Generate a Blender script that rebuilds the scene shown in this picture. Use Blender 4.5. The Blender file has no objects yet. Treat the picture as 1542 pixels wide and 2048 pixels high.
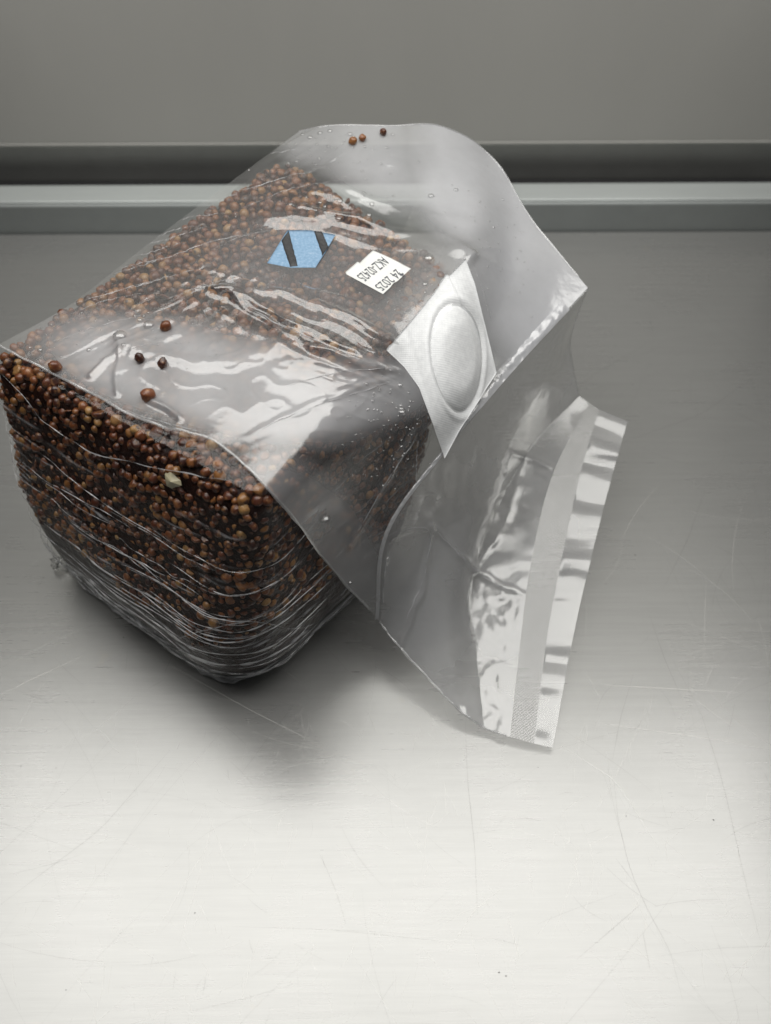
import bpy, bmesh, math, random
import numpy as np
from mathutils import Vector, Matrix
from mathutils.bvhtree import BVHTree
random.seed(7); RNG = np.random.default_rng(11)
S = bpy.context.scene; COL = S.collection
CM = 0.01                                    # everything below is written in centimetres
# ------------------------------------------------------------------ camera, world, lamp, exposure
CAM_H, PITCH, VFOV, ROLL = 40.0, 50.0, 52.0, -0.25
cam_d = bpy.data.cameras.new('camera'); cam = bpy.data.objects.new('camera', cam_d); COL.objects.link(cam)
cam.location = (0, 0, CAM_H * CM)
cam.rotation_euler = (Matrix.Rotation(math.radians(90 - PITCH), 3, 'X') @ Matrix.Rotation(math.radians(ROLL), 3, 'Z')).to_euler()
cam_d.sensor_fit = 'VERTICAL'; cam_d.sensor_height = 36; cam_d.lens = 18 / math.tan(math.radians(VFOV / 2))
cam_d.clip_start = 0.01; cam_d.clip_end = 50
cam_d.dof.use_dof = True; cam_d.dof.focus_distance = 0.415; cam_d.dof.aperture_fstop = 9.0
S.camera = cam
S.render.resolution_x, S.render.resolution_y = 771, 1024
S.view_settings.view_transform = 'Standard'; S.view_settings.look = 'None'
S.view_settings.exposure = 0; S.view_settings.gamma = 1
S.cycles.use_denoising = True
S.cycles.max_bounces = 14; S.cycles.transparent_max_bounces = 40; S.cycles.transmission_bounces = 10
S.cycles.diffuse_bounces = 4; S.cycles.glossy_bounces = 5; S.cycles.sample_clamp_indirect = 6
W = bpy.data.worlds.new('World'); S.world = W; W.use_nodes = True
W.node_tree.nodes['Background'].inputs[0].default_value = (0.93, 0.97, 1, 1)
W.node_tree.nodes['Background'].inputs[1].default_value = 0.075
def area_lamp(name, loc, aim, sx, sy, watts, col):
    l = bpy.data.lights.new(name, 'AREA'); l.shape = 'RECTANGLE'; l.size = sx * CM; l.size_y = sy * CM
    l.energy = watts; l.color = col
    o = bpy.data.objects.new(name, l); COL.objects.link(o)
    o.location = Vector(loc) * CM
    o.rotation_euler = (Vector(aim) - Vector(loc)).to_track_quat('-Z', 'Y').to_euler()
    return o
area_lamp('ceiling_lamp', (-3, 37, 66), (-3, 36.9, 0), 100, 42, 6.0, (1.0, 0.985, 0.95))

# ------------------------------------------------------------------ picture <-> place helpers (authoring only)
F_PX = 1024 / math.tan(math.radians(VFOV / 2))
RM = np.array(cam.rotation_euler.to_matrix())
def ray(px, py):
    d = RM @ np.array([(px - 771) / F_PX, (1024 - py) / F_PX, -1.0]); return d / np.linalg.norm(d)
def at(px, py, z):
    d = ray(px, py); return np.array([0, 0, CAM_H]) + d * ((z - CAM_H) / d[2])
def at_y(px, py, Y):
    d = ray(px, py); return np.array([0, 0, CAM_H]) + d * (Y / d[1])
def px_of(P):
    Q = (np.asarray(P) - np.array([0, 0, CAM_H])) @ RM
    return np.stack([771 + F_PX * Q[..., 0] / -Q[..., 2], 1024 - F_PX * Q[..., 1] / -Q[..., 2]], -1)

# ------------------------------------------------------------------ noise
_perm = RNG.permutation(256); _perm = np.concatenate([_perm, _perm, _perm])
_g3 = RNG.normal(size=(256, 3)); _g3 /= np.linalg.norm(_g3, axis=1)[:, None]
def noise3(x, y, z):
    x, y, z = np.broadcast_arrays(np.asarray(x, float), np.asarray(y, float), np.asarray(z, float))
    xi, yi, zi = np.floor(x).astype(int), np.floor(y).astype(int), np.floor(z).astype(int)
    xf, yf, zf = x - xi, y - yi, z - zi
    f = lambda t: t * t * t * (t * (t * 6 - 15) + 10)
    u, v, w = f(xf), f(yf), f(zf); out = 0
    for a in (0, 1):
        for b in (0, 1):
            for c in (0, 1):
                h = _perm[_perm[_perm[(xi + a) & 255] + ((yi + b) & 255)] + ((zi + c) & 255)]
                g = _g3[h]
                d = g[..., 0] * (xf - a) + g[..., 1] * (yf - b) + g[..., 2] * (zf - c)
                out = out + d * (u if a else 1 - u) * (v if b else 1 - v) * (w if c else 1 - w)
    return out * 1.5
def ridge(n, k=2.0): return np.clip(1 - np.abs(n) * 1.6, 0, 1) ** k
def sstep(a, b, x):
    t = np.clip((x - a) / (b - a), 0, 1); return t * t * (3 - 2 * t)

# ------------------------------------------------------------------ mesh helpers
def link(name, me, mat=None, parent=None, **props):
    o = bpy.data.objects.new(name, me); COL.objects.link(o)
    if mat is not None and not me.materials:
        for m in (mat if isinstance(mat, (list, tuple)) else [mat]): me.materials.append(m)
    if parent is not None: o.parent = parent
    for k, v in props.items(): o[k] = v
    return o
def mesh(name, V, Fc, smooth=True, attrs=None):
    me = bpy.data.meshes.new(name)
    V = np.asarray(V, float) * CM
    if isinstance(Fc, np.ndarray):
        n, k = Fc.shape
        me.vertices.add(len(V)); me.vertices.foreach_set('co', V.ravel())
        me.loops.add(n * k); me.loops.foreach_set('vertex_index', Fc.ravel().astype(np.int32))
        me.polygons.add(n); me.polygons.foreach_set('loop_start', np.arange(0, n * k, k, dtype=np.int32))
        me.update(calc_edges=True)
    else:
        me.from_pydata([tuple(v) for v in V], [], [tuple(f) for f in Fc]); me.update()
    if smooth: me.polygons.foreach_set('use_smooth', np.ones(len(me.polygons), bool))
    for k, a in (attrs or {}).items():
        a = np.asarray(a, np.float32)
        if a.ndim == 1:
            me.attributes.new(k, 'FLOAT', 'POINT').data.foreach_set('value', a)
        else:
            me.attributes.new(k, 'FLOAT_VECTOR', 'POINT').data.foreach_set('vector', a.ravel())
    me.validate(); return me
def grid_faces(n, m, wrap=False):
    i, j = np.meshgrid(np.arange(n if wrap else n - 1), np.arange(m - 1), indexing='ij')
    i2 = (i + 1) % n
    return np.stack([i * m + j, i2 * m + j, i2 * m + j + 1, i * m + j + 1], -1).reshape(-1, 4)
def grid_normals(P, wrap=False):
    du = (np.roll(P, -1, 0) - np.roll(P, 1, 0)) if wrap else np.gradient(P, axis=0)
    dv = np.gradient(P, axis=1)
    n = np.cross(du, dv); return n / (np.linalg.norm(n, axis=-1, keepdims=True) + 1e-9)
def box_mesh(name, x0, x1, y0, y1, z0, z1, bev=0.05, seg=2):
    bm = bmesh.new(); bmesh.ops.create_cube(bm, size=1)
    for v in bm.verts:
        v.co = Vector((x0 if v.co.x < 0 else x1, y0 if v.co.y < 0 else y1, z0 if v.co.z < 0 else z1)) * CM
    if bev: bmesh.ops.bevel(bm, geom=list(bm.edges), offset=bev * CM, segments=seg, affect='EDGES', profile=0.5)
    me = bpy.data.meshes.new(name); bm.to_mesh(me); bm.free()
    return me

# ------------------------------------------------------------------ materials
class NT:
    def __init__(s, name):
        s.m = bpy.data.materials.new(name); s.m.use_nodes = True; s.t = s.m.node_tree; s.t.nodes.clear()
        s.out = s.n('ShaderNodeOutputMaterial')
    def n(s, t, **kw):
        nd = s.t.nodes.new(t)
        for k, v in kw.items(): setattr(nd, k, v)
        return nd
    def l(s, a, b): s.t.links.new(a, b)
    def val(s, sock, v):
        if isinstance(v, bpy.types.NodeSocket): s.l(v, sock)
        else: sock.default_value = v
    def math(s, op, a, b=0.0, c=None, clamp=False):
        nd = s.n('ShaderNodeMath', operation=op, use_clamp=clamp); s.val(nd.inputs[0], a); s.val(nd.inputs[1], b)
        if c is not None: s.val(nd.inputs[2], c)
        return nd.outputs[0]
    def mapping(s, src, scale, rot=(0, 0, 0)):
        nd = s.n('ShaderNodeMapping'); s.l(src, nd.inputs[0]); nd.inputs['Scale'].default_value = scale; nd.inputs['Rotation'].default_value = rot
        return nd.outputs[0]
    def noise(s, vec, scale, detail=3, rough=0.5):
        nd = s.n('ShaderNodeTexNoise'); s.l(vec, nd.inputs['Vector'])
        nd.inputs['Scale'].default_value = scale; nd.inputs['Detail'].default_value = detail; nd.inputs['Roughness'].default_value = rough
        return nd.outputs['Fac']
    def ramp(s, fac, stops, interp='LINEAR'):
        nd = s.n('ShaderNodeValToRGB'); s.l(fac, nd.inputs[0]); cr = nd.color_ramp; cr.interpolation = interp
        while len(cr.elements) < len(stops): cr.elements.new(0.5)
        for e, (p, c) in zip(cr.elements, stops):
            e.position = p; e.color = (*c, 1) if isinstance(c, tuple) else (c, c, c, 1)
        return nd.outputs[0]
    def bump(s, h, strength, dist):
        nd = s.n('ShaderNodeBump'); s.l(h, nd.inputs['Height']); nd.inputs['Strength'].default_value = strength; nd.inputs['Distance'].default_value = dist
        return nd.outputs[0]
    def mixs(s, fac, a, b):
        nd = s.n('ShaderNodeMixShader'); s.val(nd.inputs[0], fac); s.l(a, nd.inputs[1]); s.l(b, nd.inputs[2]); return nd.outputs[0]
    def principled(s, col, rough, metal=0.0, normal=None, **kw):
        nd = s.n('ShaderNodeBsdfPrincipled')
        s.val(nd.inputs['Base Color'], (*col, 1) if isinstance(col, tuple) else col)
        s.val(nd.inputs['Roughness'], rough); nd.inputs['Metallic'].default_value = metal
        if normal is not None: s.l(normal, nd.inputs['Normal'])
        for k, v in kw.items(): s.val(nd.inputs[k], v)
        return nd.outputs[0]
    def done(s, sh): s.l(sh, s.out.inputs[0]); return s.m

def steel(name, col, rough, aniso=0.5, brush=1.0, stains=True, metal=1.0):
    k = NT(name); oc = k.n('ShaderNodeTexCoord').outputs['Object']
    fine = k.noise(k.mapping(oc, (60, 3200, 60)), 1.0, 3, 0.6)
    mid = k.noise(k.mapping(oc, (14, 420, 14)), 1.0, 3, 0.6)
    cloud = k.noise(oc, 16, 4, 0.55)
    speck = k.noise(oc, 900, 2, 0.6)
    h = k.math('ADD', k.math('MULTIPLY', fine, 0.6), k.math('MULTIPLY', mid, 0.5))
    nrm = k.bump(h, 0.22 * brush, 0.00012)
    r = k.math('ADD', rough, k.math('MULTIPLY', k.math('SUBTRACT', cloud, 0.5), 0.10))
    r = k.math('ADD', r, k.math('MULTIPLY', k.math('SUBTRACT', mid, 0.5), 0.03))
    c = k.ramp(k.math('ADD', k.math('MULTIPLY', mid, 0.5), k.math('MULTIPLY', fine, 0.5)), [(0.3, tuple(x * 0.91 for x in col)), (0.7, tuple(min(1, x * 1.05) for x in col))])
    if stains:
        st = k.ramp(k.noise(oc, 34, 5, 0.65), [(0.66, 0.0), (0.76, 1.0)])
        mx = k.n('ShaderNodeMix', data_type='RGBA'); k.l(k.math('MULTIPLY', st, 0.16), mx.inputs[0]); k.l(c, mx.inputs[6]); mx.inputs[7].default_value = (0.42, 0.36, 0.25, 1)
        c = mx.outputs[2]
    tan = k.n('ShaderNodeTangent', direction_type='RADIAL', axis='Z')
    cmb = k.n('ShaderNodeCombineXYZ'); cmb.inputs[0].default_value = 1
    return k.done(k.principled(c, r, metal, nrm, Anisotropic=aniso, Tangent=cmb.outputs[0]))
M_TABLE = steel('brushed_steel', (0.322, 0.322, 0.314), 0.28, 0.3, brush=0.9, metal=0.48)
M_RAIL = steel('rail_aluminium', (0.31, 0.33, 0.325), 0.5, 0.0, 0.5, False, 0.35)
M_CHANNEL = steel('channel_metal', (0.55, 0.55, 0.53), 0.55, 0.2, 0.5, False)
def scratch_mat(name, col, rough, mixf):
    k = NT(name)
    return k.done(k.mixs(mixf, k.n('ShaderNodeBsdfTransparent').outputs[0], k.principled(col, rough, 1.0)))
M_SCR_D = scratch_mat('scratch_dark', (0.22, 0.21, 0.20), 0.5, 0.13)
M_SPECK = scratch_mat('dried_speck', (0.10, 0.09, 0.08), 0.6, 0.55)
M_SCR_L = scratch_mat('scratch_bright', (0.95, 0.94, 0.90), 0.6, 0.24)

def paint(name, col, rough):
    k = NT(name); oc = k.n('ShaderNodeTexCoord').outputs['Object']
    cl = k.noise(k.mapping(oc, (9, 9, 3)), 1.0, 4, 0.6)
    c = k.ramp(cl, [(0.3, tuple(x * 0.94 for x in col)), (0.7, col)])
    return k.done(k.principled(c, k.math('ADD', rough, k.math('MULTIPLY', cl, 0.15)), 0.0, k.bump(k.noise(oc, 260, 3), 0.05, 0.0005)))
M_WALL = paint('painted_panel', (0.435, 0.43, 0.405), 0.42)
M_LIP = paint('panel_edge', (0.55, 0.53, 0.51), 0.35)
M_DARK = paint('gap_filler', (0.006, 0.006, 0.007), 0.6)
M_SIDE = steel('side_steel', (0.10, 0.10, 0.095), 0.5, 0.2, 0.5, False)

def film(name, rough=0.05, gain=1.9, tint=(0.985, 0.985, 0.98), bumps=1.0, f0=0.045, fg=0.85):
    k = NT(name); oc = k.n('ShaderNodeTexCoord').outputs['Object']
    at_ = k.n('ShaderNodeAttribute', attribute_name='haze').outputs['Fac']
    cloud = k.noise(oc, 45, 4, 0.6)
    haze = k.math('MULTIPLY', at_, k.math('ADD', 0.78, k.math('MULTIPLY', cloud, 0.44)), clamp=True)
    n1 = k.noise(oc, 110, 2, 0.5); n2 = k.noise(oc, 520, 2, 0.6)
    hh = k.math('ADD', n1, k.math('MULTIPLY', n2, 0.12))
    nrm = k.bump(hh, 0.30 * bumps, 0.0012)
    fr = k.n('ShaderNodeFresnel'); fr.inputs[0].default_value = 1.47; k.l(nrm, fr.inputs['Normal'])
    # a thin sheet reflects alike from both of its faces
    geo = k.n('ShaderNodeNewGeometry')
    lw = k.n('ShaderNodeLayerWeight'); lw.inputs[0].default_value = 0.5; k.l(nrm, lw.inputs['Normal'])
    f5 = k.math('POWER', lw.outputs['Facing'], 4.2)
    F = k.math('ADD', f0, k.math('MULTIPLY', f5, fg))
    F = k.math('MULTIPLY', F, gain, clamp=True)
    tr = k.n('ShaderNodeBsdfTransparent'); tr.inputs[0].default_value = (*tint, 1)
    df = k.n('ShaderNodeBsdfDiffuse'); df.inputs[0].default_value = (0.69, 0.695, 0.72, 1)
    tl = k.n('ShaderNodeBsdfTranslucent'); tl.inputs[0].default_value = (0.69, 0.695, 0.72, 1)
    milk = k.mixs(0.5, df.outputs[0], tl.outputs[0])
    gl = k.n('ShaderNodeBsdfGlossy'); gl.inputs['Roughness'].default_value = rough; gl.inputs[0].default_value = (0.97, 0.97, 0.96, 1); k.l(nrm, gl.inputs['Normal'])
    return k.done(k.mixs(F, k.mixs(haze, tr.outputs[0], milk), gl.outputs[0]))
M_FILM = film('clear_film', 0.15, 1.9, bumps=0.6)
M_NECK = film('neck_film', 0.15, 1.9, bumps=1.0)
M_FILM_TIGHT = film('tight_film', 0.09, 1.15, bumps=0.3, f0=0.02, fg=0.14)
M_STRIP = film('strip_film', 0.19, 2.0, bumps=0.3)
def seal_mat():
    k = NT('seal_film'); oc = k.n('ShaderNodeTexCoord').outputs['Object']
    uv = k.n('ShaderNodeAttribute', attribute_name='suv').outputs['Vector']
    sx = k.n('ShaderNodeSeparateXYZ'); k.l(uv, sx.inputs[0])
    a = k.math('SINE', k.math('MULTIPLY', sx.outputs[0], 44.0)); b = k.math('SINE', k.math('MULTIPLY', sx.outputs[1], 44.0))
    d = k.math('MULTIPLY', a, b)
    n1 = k.noise(oc, 160, 3, 0.6)
    nrm = k.bump(k.math('ADD', k.math('MULTIPLY', d, 0.12), k.math('MULTIPLY', n1, 0.6)), 0.7, 0.0009)
    lw = k.n('ShaderNodeLayerWeight'); lw.inputs[0].default_value = 0.5; k.l(nrm, lw.inputs['Normal'])
    F = k.math('ADD', 0.14, k.math('MULTIPLY', k.math('POWER', lw.outputs['Facing'], 4.0), 0.7), clamp=True)
    tr = k.n('ShaderNodeBsdfTransparent'); tr.inputs[0].default_value = (0.97, 0.97, 0.97, 1)
    df = k.n('ShaderNodeBsdfDiffuse'); df.inputs[0].default_value = (0.72, 0.72, 0.71, 1)
    tl = k.n('ShaderNodeBsdfTranslucent'); tl.inputs[0].default_value = (0.72, 0.72, 0.71, 1)
    gl = k.n('ShaderNodeBsdfGlossy'); gl.inputs['Roughness'].default_value = 0.24; k.l(nrm, gl.inputs['Normal'])
    return k.done(k.mixs(F, k.mixs(0.34, tr.outputs[0], k.mixs(0.5, df.outputs[0], tl.outputs[0])), gl.outputs[0]))
M_SEAL = seal_mat()

def kernel_mat(name, individual):
    k = NT(name)
    lc = k.n('ShaderNodeAttribute', attribute_name='lco').outputs['Vector']
    if individual: rnd = k.n('ShaderNodeObjectInfo').outputs['Random']
    else: rnd = k.n('ShaderNodeAttribute', attribute_name='rnd').outputs['Fac']
    off = k.n('ShaderNodeVectorMath', operation='ADD'); k.l(lc, off.inputs[0])
    cx = k.n('ShaderNodeCombineXYZ'); k.l(k.math('MULTIPLY', rnd, 57.0), cx.inputs[0]); k.l(k.math('MULTIPLY', rnd, 31.0), cx.inputs[1]); k.l(cx.outputs[0], off.inputs[1])
    n1 = k.noise(off.outputs[0], 1.1, 4, 0.6); n2 = k.noise(off.outputs[0], 3.4, 4, 0.7)
    base = k.ramp(rnd, [(0.0, (0.028, 0.008, 0.005)), (0.25, (0.068, 0.017, 0.008)), (0.5, (0.122, 0.034, 0.012)), (0.72, (0.185, 0.060, 0.018)), (0.88, (0.24, 0.104, 0.029)), (1.0, (0.34, 0.20, 0.075))])
    mx = k.n('ShaderNodeMix', data_type='RGBA'); k.l(k.ramp(n1, [(0.50, 0.0), (0.72, 0.9)]), mx.inputs[0]); k.l(base, mx.inputs[6]); mx.inputs[7].default_value = (0.34, 0.165, 0.062, 1)
    m2 = k.n('ShaderNodeMix', data_type='RGBA'); k.l(k.ramp(n2, [(0.30, 0.75), (0.46, 0.0)]), m2.inputs[0]); k.l(mx.outputs[2], m2.inputs[6]); m2.inputs[7].default_value = (0.035, 0.014, 0.010, 1)
    sx = k.n('ShaderNodeSeparateXYZ'); k.l(lc, sx.inputs[0])
    m3 = k.n('ShaderNodeMix', data_type='RGBA'); k.l(k.ramp(sx.outputs[2], [(0.80, 0.0), (0.90, 0.9)]), m3.inputs[0]); k.l(m2.outputs[2], m3.inputs[6]); m3.inputs[7].default_value = (0.030, 0.012, 0.010, 1)
    return k.done(k.principled(m3.outputs[2], 0.34, 0, k.bump(n2, 0.35, 0.0006), **{'Coat Weight': 0.25, 'Coat Roughness': 0.15}))
M_KERN = kernel_mat('grain_skin', False); M_KERN1 = kernel_mat('kernel_skin', True)
k = NT('wet_mash'); oc = k.n('ShaderNodeTexCoord').outputs['Object']
nn = k.noise(oc, 330, 4, 0.65)
M_CORE = k.done(k.principled(k.ramp(nn, [(0.35, (0.006, 0.003, 0.003)), (0.7, (0.032, 0.011, 0.007))]), 0.30, 0, k.bump(nn, 0.6, 0.002), **{'Specular IOR Level': 0.16}))  # wet mash, kept near-black so gaps and the low fold look shaded
def patch_mat():
    k = NT('filter_fabric'); uv = k.n('ShaderNodeAttribute', attribute_name='suv').outputs['Vector']
    sx = k.n('ShaderNodeSeparateXYZ'); k.l(uv, sx.inputs[0])
    a = k.math('SINE', k.math('MULTIPLY', sx.outputs[0], 62.0)); b = k.math('SINE', k.math('MULTIPLY', sx.outputs[1], 62.0))
    d = k.math('MULTIPLY', a, b)
    oc = k.n('ShaderNodeTexCoord').outputs['Object']
    n = k.noise(oc, 420, 3, 0.65)
    h = k.math('ADD', k.math('MULTIPLY', d, 0.32), k.math('MULTIPLY', n, 0.8))
    c = k.ramp(k.math('ADD', k.math('MULTIPLY', d, 0.12), n), [(0.30, (0.72, 0.73, 0.74)), (0.72, (0.84, 0.85, 0.855))])
    p = k.principled(c, 0.55, 0, k.bump(h, 0.24, 0.0006))
    tl = k.n('ShaderNodeBsdfTranslucent'); tl.inputs[0].default_value = (0.6, 0.6, 0.6, 1)
    return k.done(k.mixs(0.06, p, tl.outputs[0]))
M_PATCH = patch_mat()
k = NT('label_paper'); oc = k.n('ShaderNodeTexCoord').outputs['Object']
M_PAPER = k.done(k.principled(k.ramp(k.noise(oc, 300, 3), [(0.3, (0.68, 0.685, 0.66)), (0.7, (0.76, 0.765, 0.745))]), 0.6))
k = NT('blue_paper'); oc = k.n('ShaderNodeTexCoord').outputs['Object']
M_BLUE = k.done(k.principled(k.ramp(k.noise(oc, 900, 4, 0.7), [(0.3, (0.15, 0.255, 0.38)), (0.52, (0.20, 0.33, 0.475)), (0.75, (0.35, 0.45, 0.57))]), 0.6, 0, k.bump(k.noise(oc, 900, 3), 0.3, 0.0003)))
k = NT('black_ink'); oc = k.n('ShaderNodeTexCoord').outputs['Object']
M_INK = k.done(k.principled(k.ramp(k.noise(oc, 1100, 3, 0.7), [(0.35, (0.012, 0.012, 0.014)), (0.75, (0.06, 0.06, 0.06))]), 0.55))
k = NT('grey_ink'); M_INK2 = k.done(k.principled((0.07, 0.075, 0.09), 0.6))
k = NT('water_drop')
lw = k.n('ShaderNodeLayerWeight'); lw.inputs[0].default_value = 0.5
gl = k.n('ShaderNodeBsdfGlossy'); gl.inputs['Roughness'].default_value = 0.03
tr = k.n('ShaderNodeBsdfTransparent'); tr.inputs[0].default_value = (0.93, 0.93, 0.93, 1)
M_DROP = k.done(k.mixs(k.math('ADD', 0.12, k.math('MULTIPLY', k.math('POWER', lw.outputs['Facing'], 2.5), 0.85), clamp=True), tr.outputs[0], gl.outputs[0]))
k = NT('husk'); M_HUSK = k.done(k.principled((0.40, 0.36, 0.24), 0.4))

# ------------------------------------------------------------------ setting: steel table, rail, channel, back panel, side walls
YB = at(771, 464, 0)[1]
def tag(o, label=None, cat=None, group=None, kind=None):
    for kk, v in (('label', label), ('category', cat), ('group', group), ('kind', kind)):
        if v: o[kk] = v
    return o
table = link('table_top', box_mesh('table_top', -62, 62, -40, YB - 0.12, -2.0, 0, 0.0), M_TABLE, kind='structure')
zr = at_y(771, 408, YB)[2]; yr = at(771, 371, zr)[1]
rail = link('back_rail', box_mesh('back_rail', -62, 62, YB, yr, -2.0, zr, 0.16, 4), M_RAIL, kind='structure')
cap = link('rail_cap', box_mesh('rail_cap', -62, 62, YB + 0.16, yr + 0.004, zr + 0.002, zr + 0.14, 0.09, 4), steel('cap_aluminium', (0.52, 0.55, 0.54), 0.42, 0.0, 0.5, False, 0.35), parent=rail)
zp = at_y(771, 294, yr + 1.4)[2]
gap = link('gap_filler', box_mesh('gap_filler', -62, 62, yr + 0.03, yr + 1.9, -2, zr - 0.75, 0.1), M_DARK, kind='structure')  # near-black filler in the gap behind the rail
chan = link('channel_wall', box_mesh('channel_wall', -62, 62, yr + 1.95, yr + 3.5, -2, zp + 6, 0.1), M_CHANNEL, kind='structure')
panel = link('back_wall', box_mesh('back_wall', -62, 62, yr + 1.62, yr + 1.93, zp + 0.20, 75, 0.06), M_WALL, kind='structure')
link('wall_lip', box_mesh('wall_lip', -62, 62, yr + 1.58, yr + 1.90, zp, zp + 0.198, 0.06, 3), M_WALL, parent=panel)
for sx in (-1, 1):
    x0 = 25.6 if sx > 0 else -29.5
    link('side_wall', box_mesh('side_wall', x0, x0 + 1.5, 2, YB - 0.2, 0.004, 24, 0.1), M_SIDE, kind='structure')

def ribbon(V, Fc, pts, w):
    pts = np.asarray(pts, float); b = len(V)
    d = np.gradient(pts, axis=0); d /= np.linalg.norm(d, axis=1)[:, None] + 1e-9
    nrm = np.stack([-d[:, 1], d[:, 0], 0 * d[:, 0]], 1)
    for i, p in enumerate(pts):
        ww = w * (0.25 + 0.75 * math.sin(math.pi * (i + 0.5) / len(pts)))
        V.append(p + nrm[i] * ww / 2); V.append(p - nrm[i] * ww / 2)
    for i in range(len(pts) - 1): Fc.append((b + 2 * i, b + 2 * i + 1, b + 2 * i + 3, b + 2 * i + 2))
def px_line(pts, z=0.006, n=12):
    P = np.array([at(x, y, z) for x, y in pts]); t = np.linspace(0, len(P) - 1, n)
    return np.stack([np.interp(t, np.arange(len(P)), P[:, c]) for c in range(3)], 1)
VD, FD, VL, FL = [], [], [], []
for pts in ([(1300,1232),(1330,1320),(1366,1402)], [(1225,1520),(1240,1440),(1266,1350)], [(1228,1560),(1236,1640),(1260,1740),(1295,1820),(1340,1900),(1365,2000)],
            [(1340,1310),(1400,1420),(1445,1560),(1490,1760),(1520,1880)], [(485,1545),(540,1470),(600,1395)], [(930,1430),(935,1560),(950,1700),(955,1830)],
            [(0,1810),(200,1660),(340,1500)], [(1455,1475),(1470,1405)], [(1325,1180),(1375,1080),(1410,980)], [(1200,900),(1400,830),(1530,740)], [(1090,880),(1170,760),(1290,690)],
            [(575,1540),(578,1548)], [(455,1538),(458,1560)], [(1170,1905),(1280,1810)], [(1285,1860),(1300,1940)], [(405,1990),(412,1955)]):
    ribbon(VD, FD, px_line(pts), 0.035)
for pts in ([(0,1390),(60,1360),(170,1310)], [(895,1905),(950,1820),(1000,1780)], [(1190,1445),(1440,1480),(1542,1500)], [(340,1330),(500,1420),(640,1490)],
            [(1205,1370),(1480,1385)], [(1120,1490),(1230,1560),(1320,1700)], [(0,1580),(80,1620),(180,1640)], [(1460,1955),(1540,1880)], [(1015,1830),(1040,1920)]):
    ribbon(VL, FL, px_line(pts), 0.03)
def rnd_scr(V, Fc, n, x0, x1, y0, y1, l0, l1, w0, w1, ang=None):
    for _ in range(n):
        x, y = random.uniform(x0, x1), random.uniform(y0, y1); a = random.uniform(0, math.pi) if ang is None else random.gauss(*ang)
        L = math.exp(random.uniform(math.log(l0), math.log(l1))); c = random.gauss(0, 0.25)
        pts = []
        for i in range(7):
            s = (i / 6 - 0.5) * L; pts.append((x + s * math.cos(a + c * i / 6), y + s * math.sin(a + c * i / 6), 0.004 + 0.004 * random.random()))
        ribbon(V, Fc, pts, random.uniform(w0, w1))
rnd_scr(VD, FD, 260, -18, 22, 6, 50, 0.5, 4.0, 0.010, 0.026)
rnd_scr(VD, FD, 60, -18, 24, 8, 52, 4, 11, 0.010, 0.02)
rnd_scr(VL, FL, 420, -14, 14, 5, 22, 0.25, 1.6, 0.008, 0.018, (1.57, 0.6))
rnd_scr(VL, FL, 160, -16, 18, 5, 34, 1.5, 6.0, 0.008, 0.018)
link('dark_scratches', mesh('dark_scratches', VD, FD, False), M_SCR_D, parent=table, kind='stuff')
link('bright_scratches', mesh('bright_scratches', VL, FL, False), M_SCR_L, parent=table, kind='stuff')
# specks and dried spots on the table
VS, FS = [], []
for px, py, r in ((390,1826,.05), (247,1275,.05), (1427,1640,.06), (1252,1632,.05), (1270,1110,.07), (1165,1065,.06), (42,1532,.04), (112,1536,.04), (998,1945,.07), (1012,1952,.05), (132,1980,.04), (1076,1535,.04)):
    c = at(px, py, 0.0); b = len(VS); r *= .6
    for i in range(9):
        a = i / 9 * 2 * math.pi; rr = r * random.uniform(.6, 1.2); VS.append((c[0] + rr * math.cos(a), c[1] + rr * math.sin(a), 0.008))
    VS.append((c[0], c[1], 0.03))
    for i in range(9): FS.append((b + i, b + (i + 1) % 9, b + 9))
link('table_specks', mesh('table_specks', VS, FS), M_SPECK, kind='stuff')

# ------------------------------------------------------------------ the block of grain: side and top surfaces
HB = 12.6
b0, b1, b2 = at(88, 1136, 0), at(472, 1452, 0), at(800, 1150, 0)
t0, t1, t2, t3 = at(-30, 710, HB), at(518, 1002, HB), at(948, 546, HB), at(568, 297, HB + 1.4)
b3 = b0 + (t3 - t0) * np.array([1, 1, 0]) * 0.97
BOT = np.array([b0, b1, b2, b3]); TOP = np.array([t0, t1, t2, t3])
def rounded_ring(C, r, n):
    """n points evenly along the closed polygon C (4x3) with corners rounded by radius r, starting at the middle of side 3-0."""
    pts = []
    for i in range(4):
        p, a, b = C[i], C[i - 1], C[(i + 1) % 4]
        da = (a - p); db = (b - p); ra = min(r[i], 0.45 * np.linalg.norm(da)); rb = min(r[i], 0.45 * np.linalg.norm(db))
        A = p + da / np.linalg.norm(da) * ra; B = p + db / np.linalg.norm(db) * rb
        for s in np.linspace(0, 1, 14): pts.append((1 - s) ** 2 * A + 2 * s * (1 - s) * p + s * s * B)
    pts = np.array([0.5 * (C[3] + C[0])] + pts); pts = np.vstack([pts, pts[:1]])
    L = np.concatenate([[0], np.cumsum(np.linalg.norm(np.diff(pts, axis=0), axis=1))])
    t = np.linspace(0, L[-1], n, endpoint=False)
    return np.stack([np.interp(t, L, pts[:, c]) for c in range(3)], 1)
NU, NV = 620, 400
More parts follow.
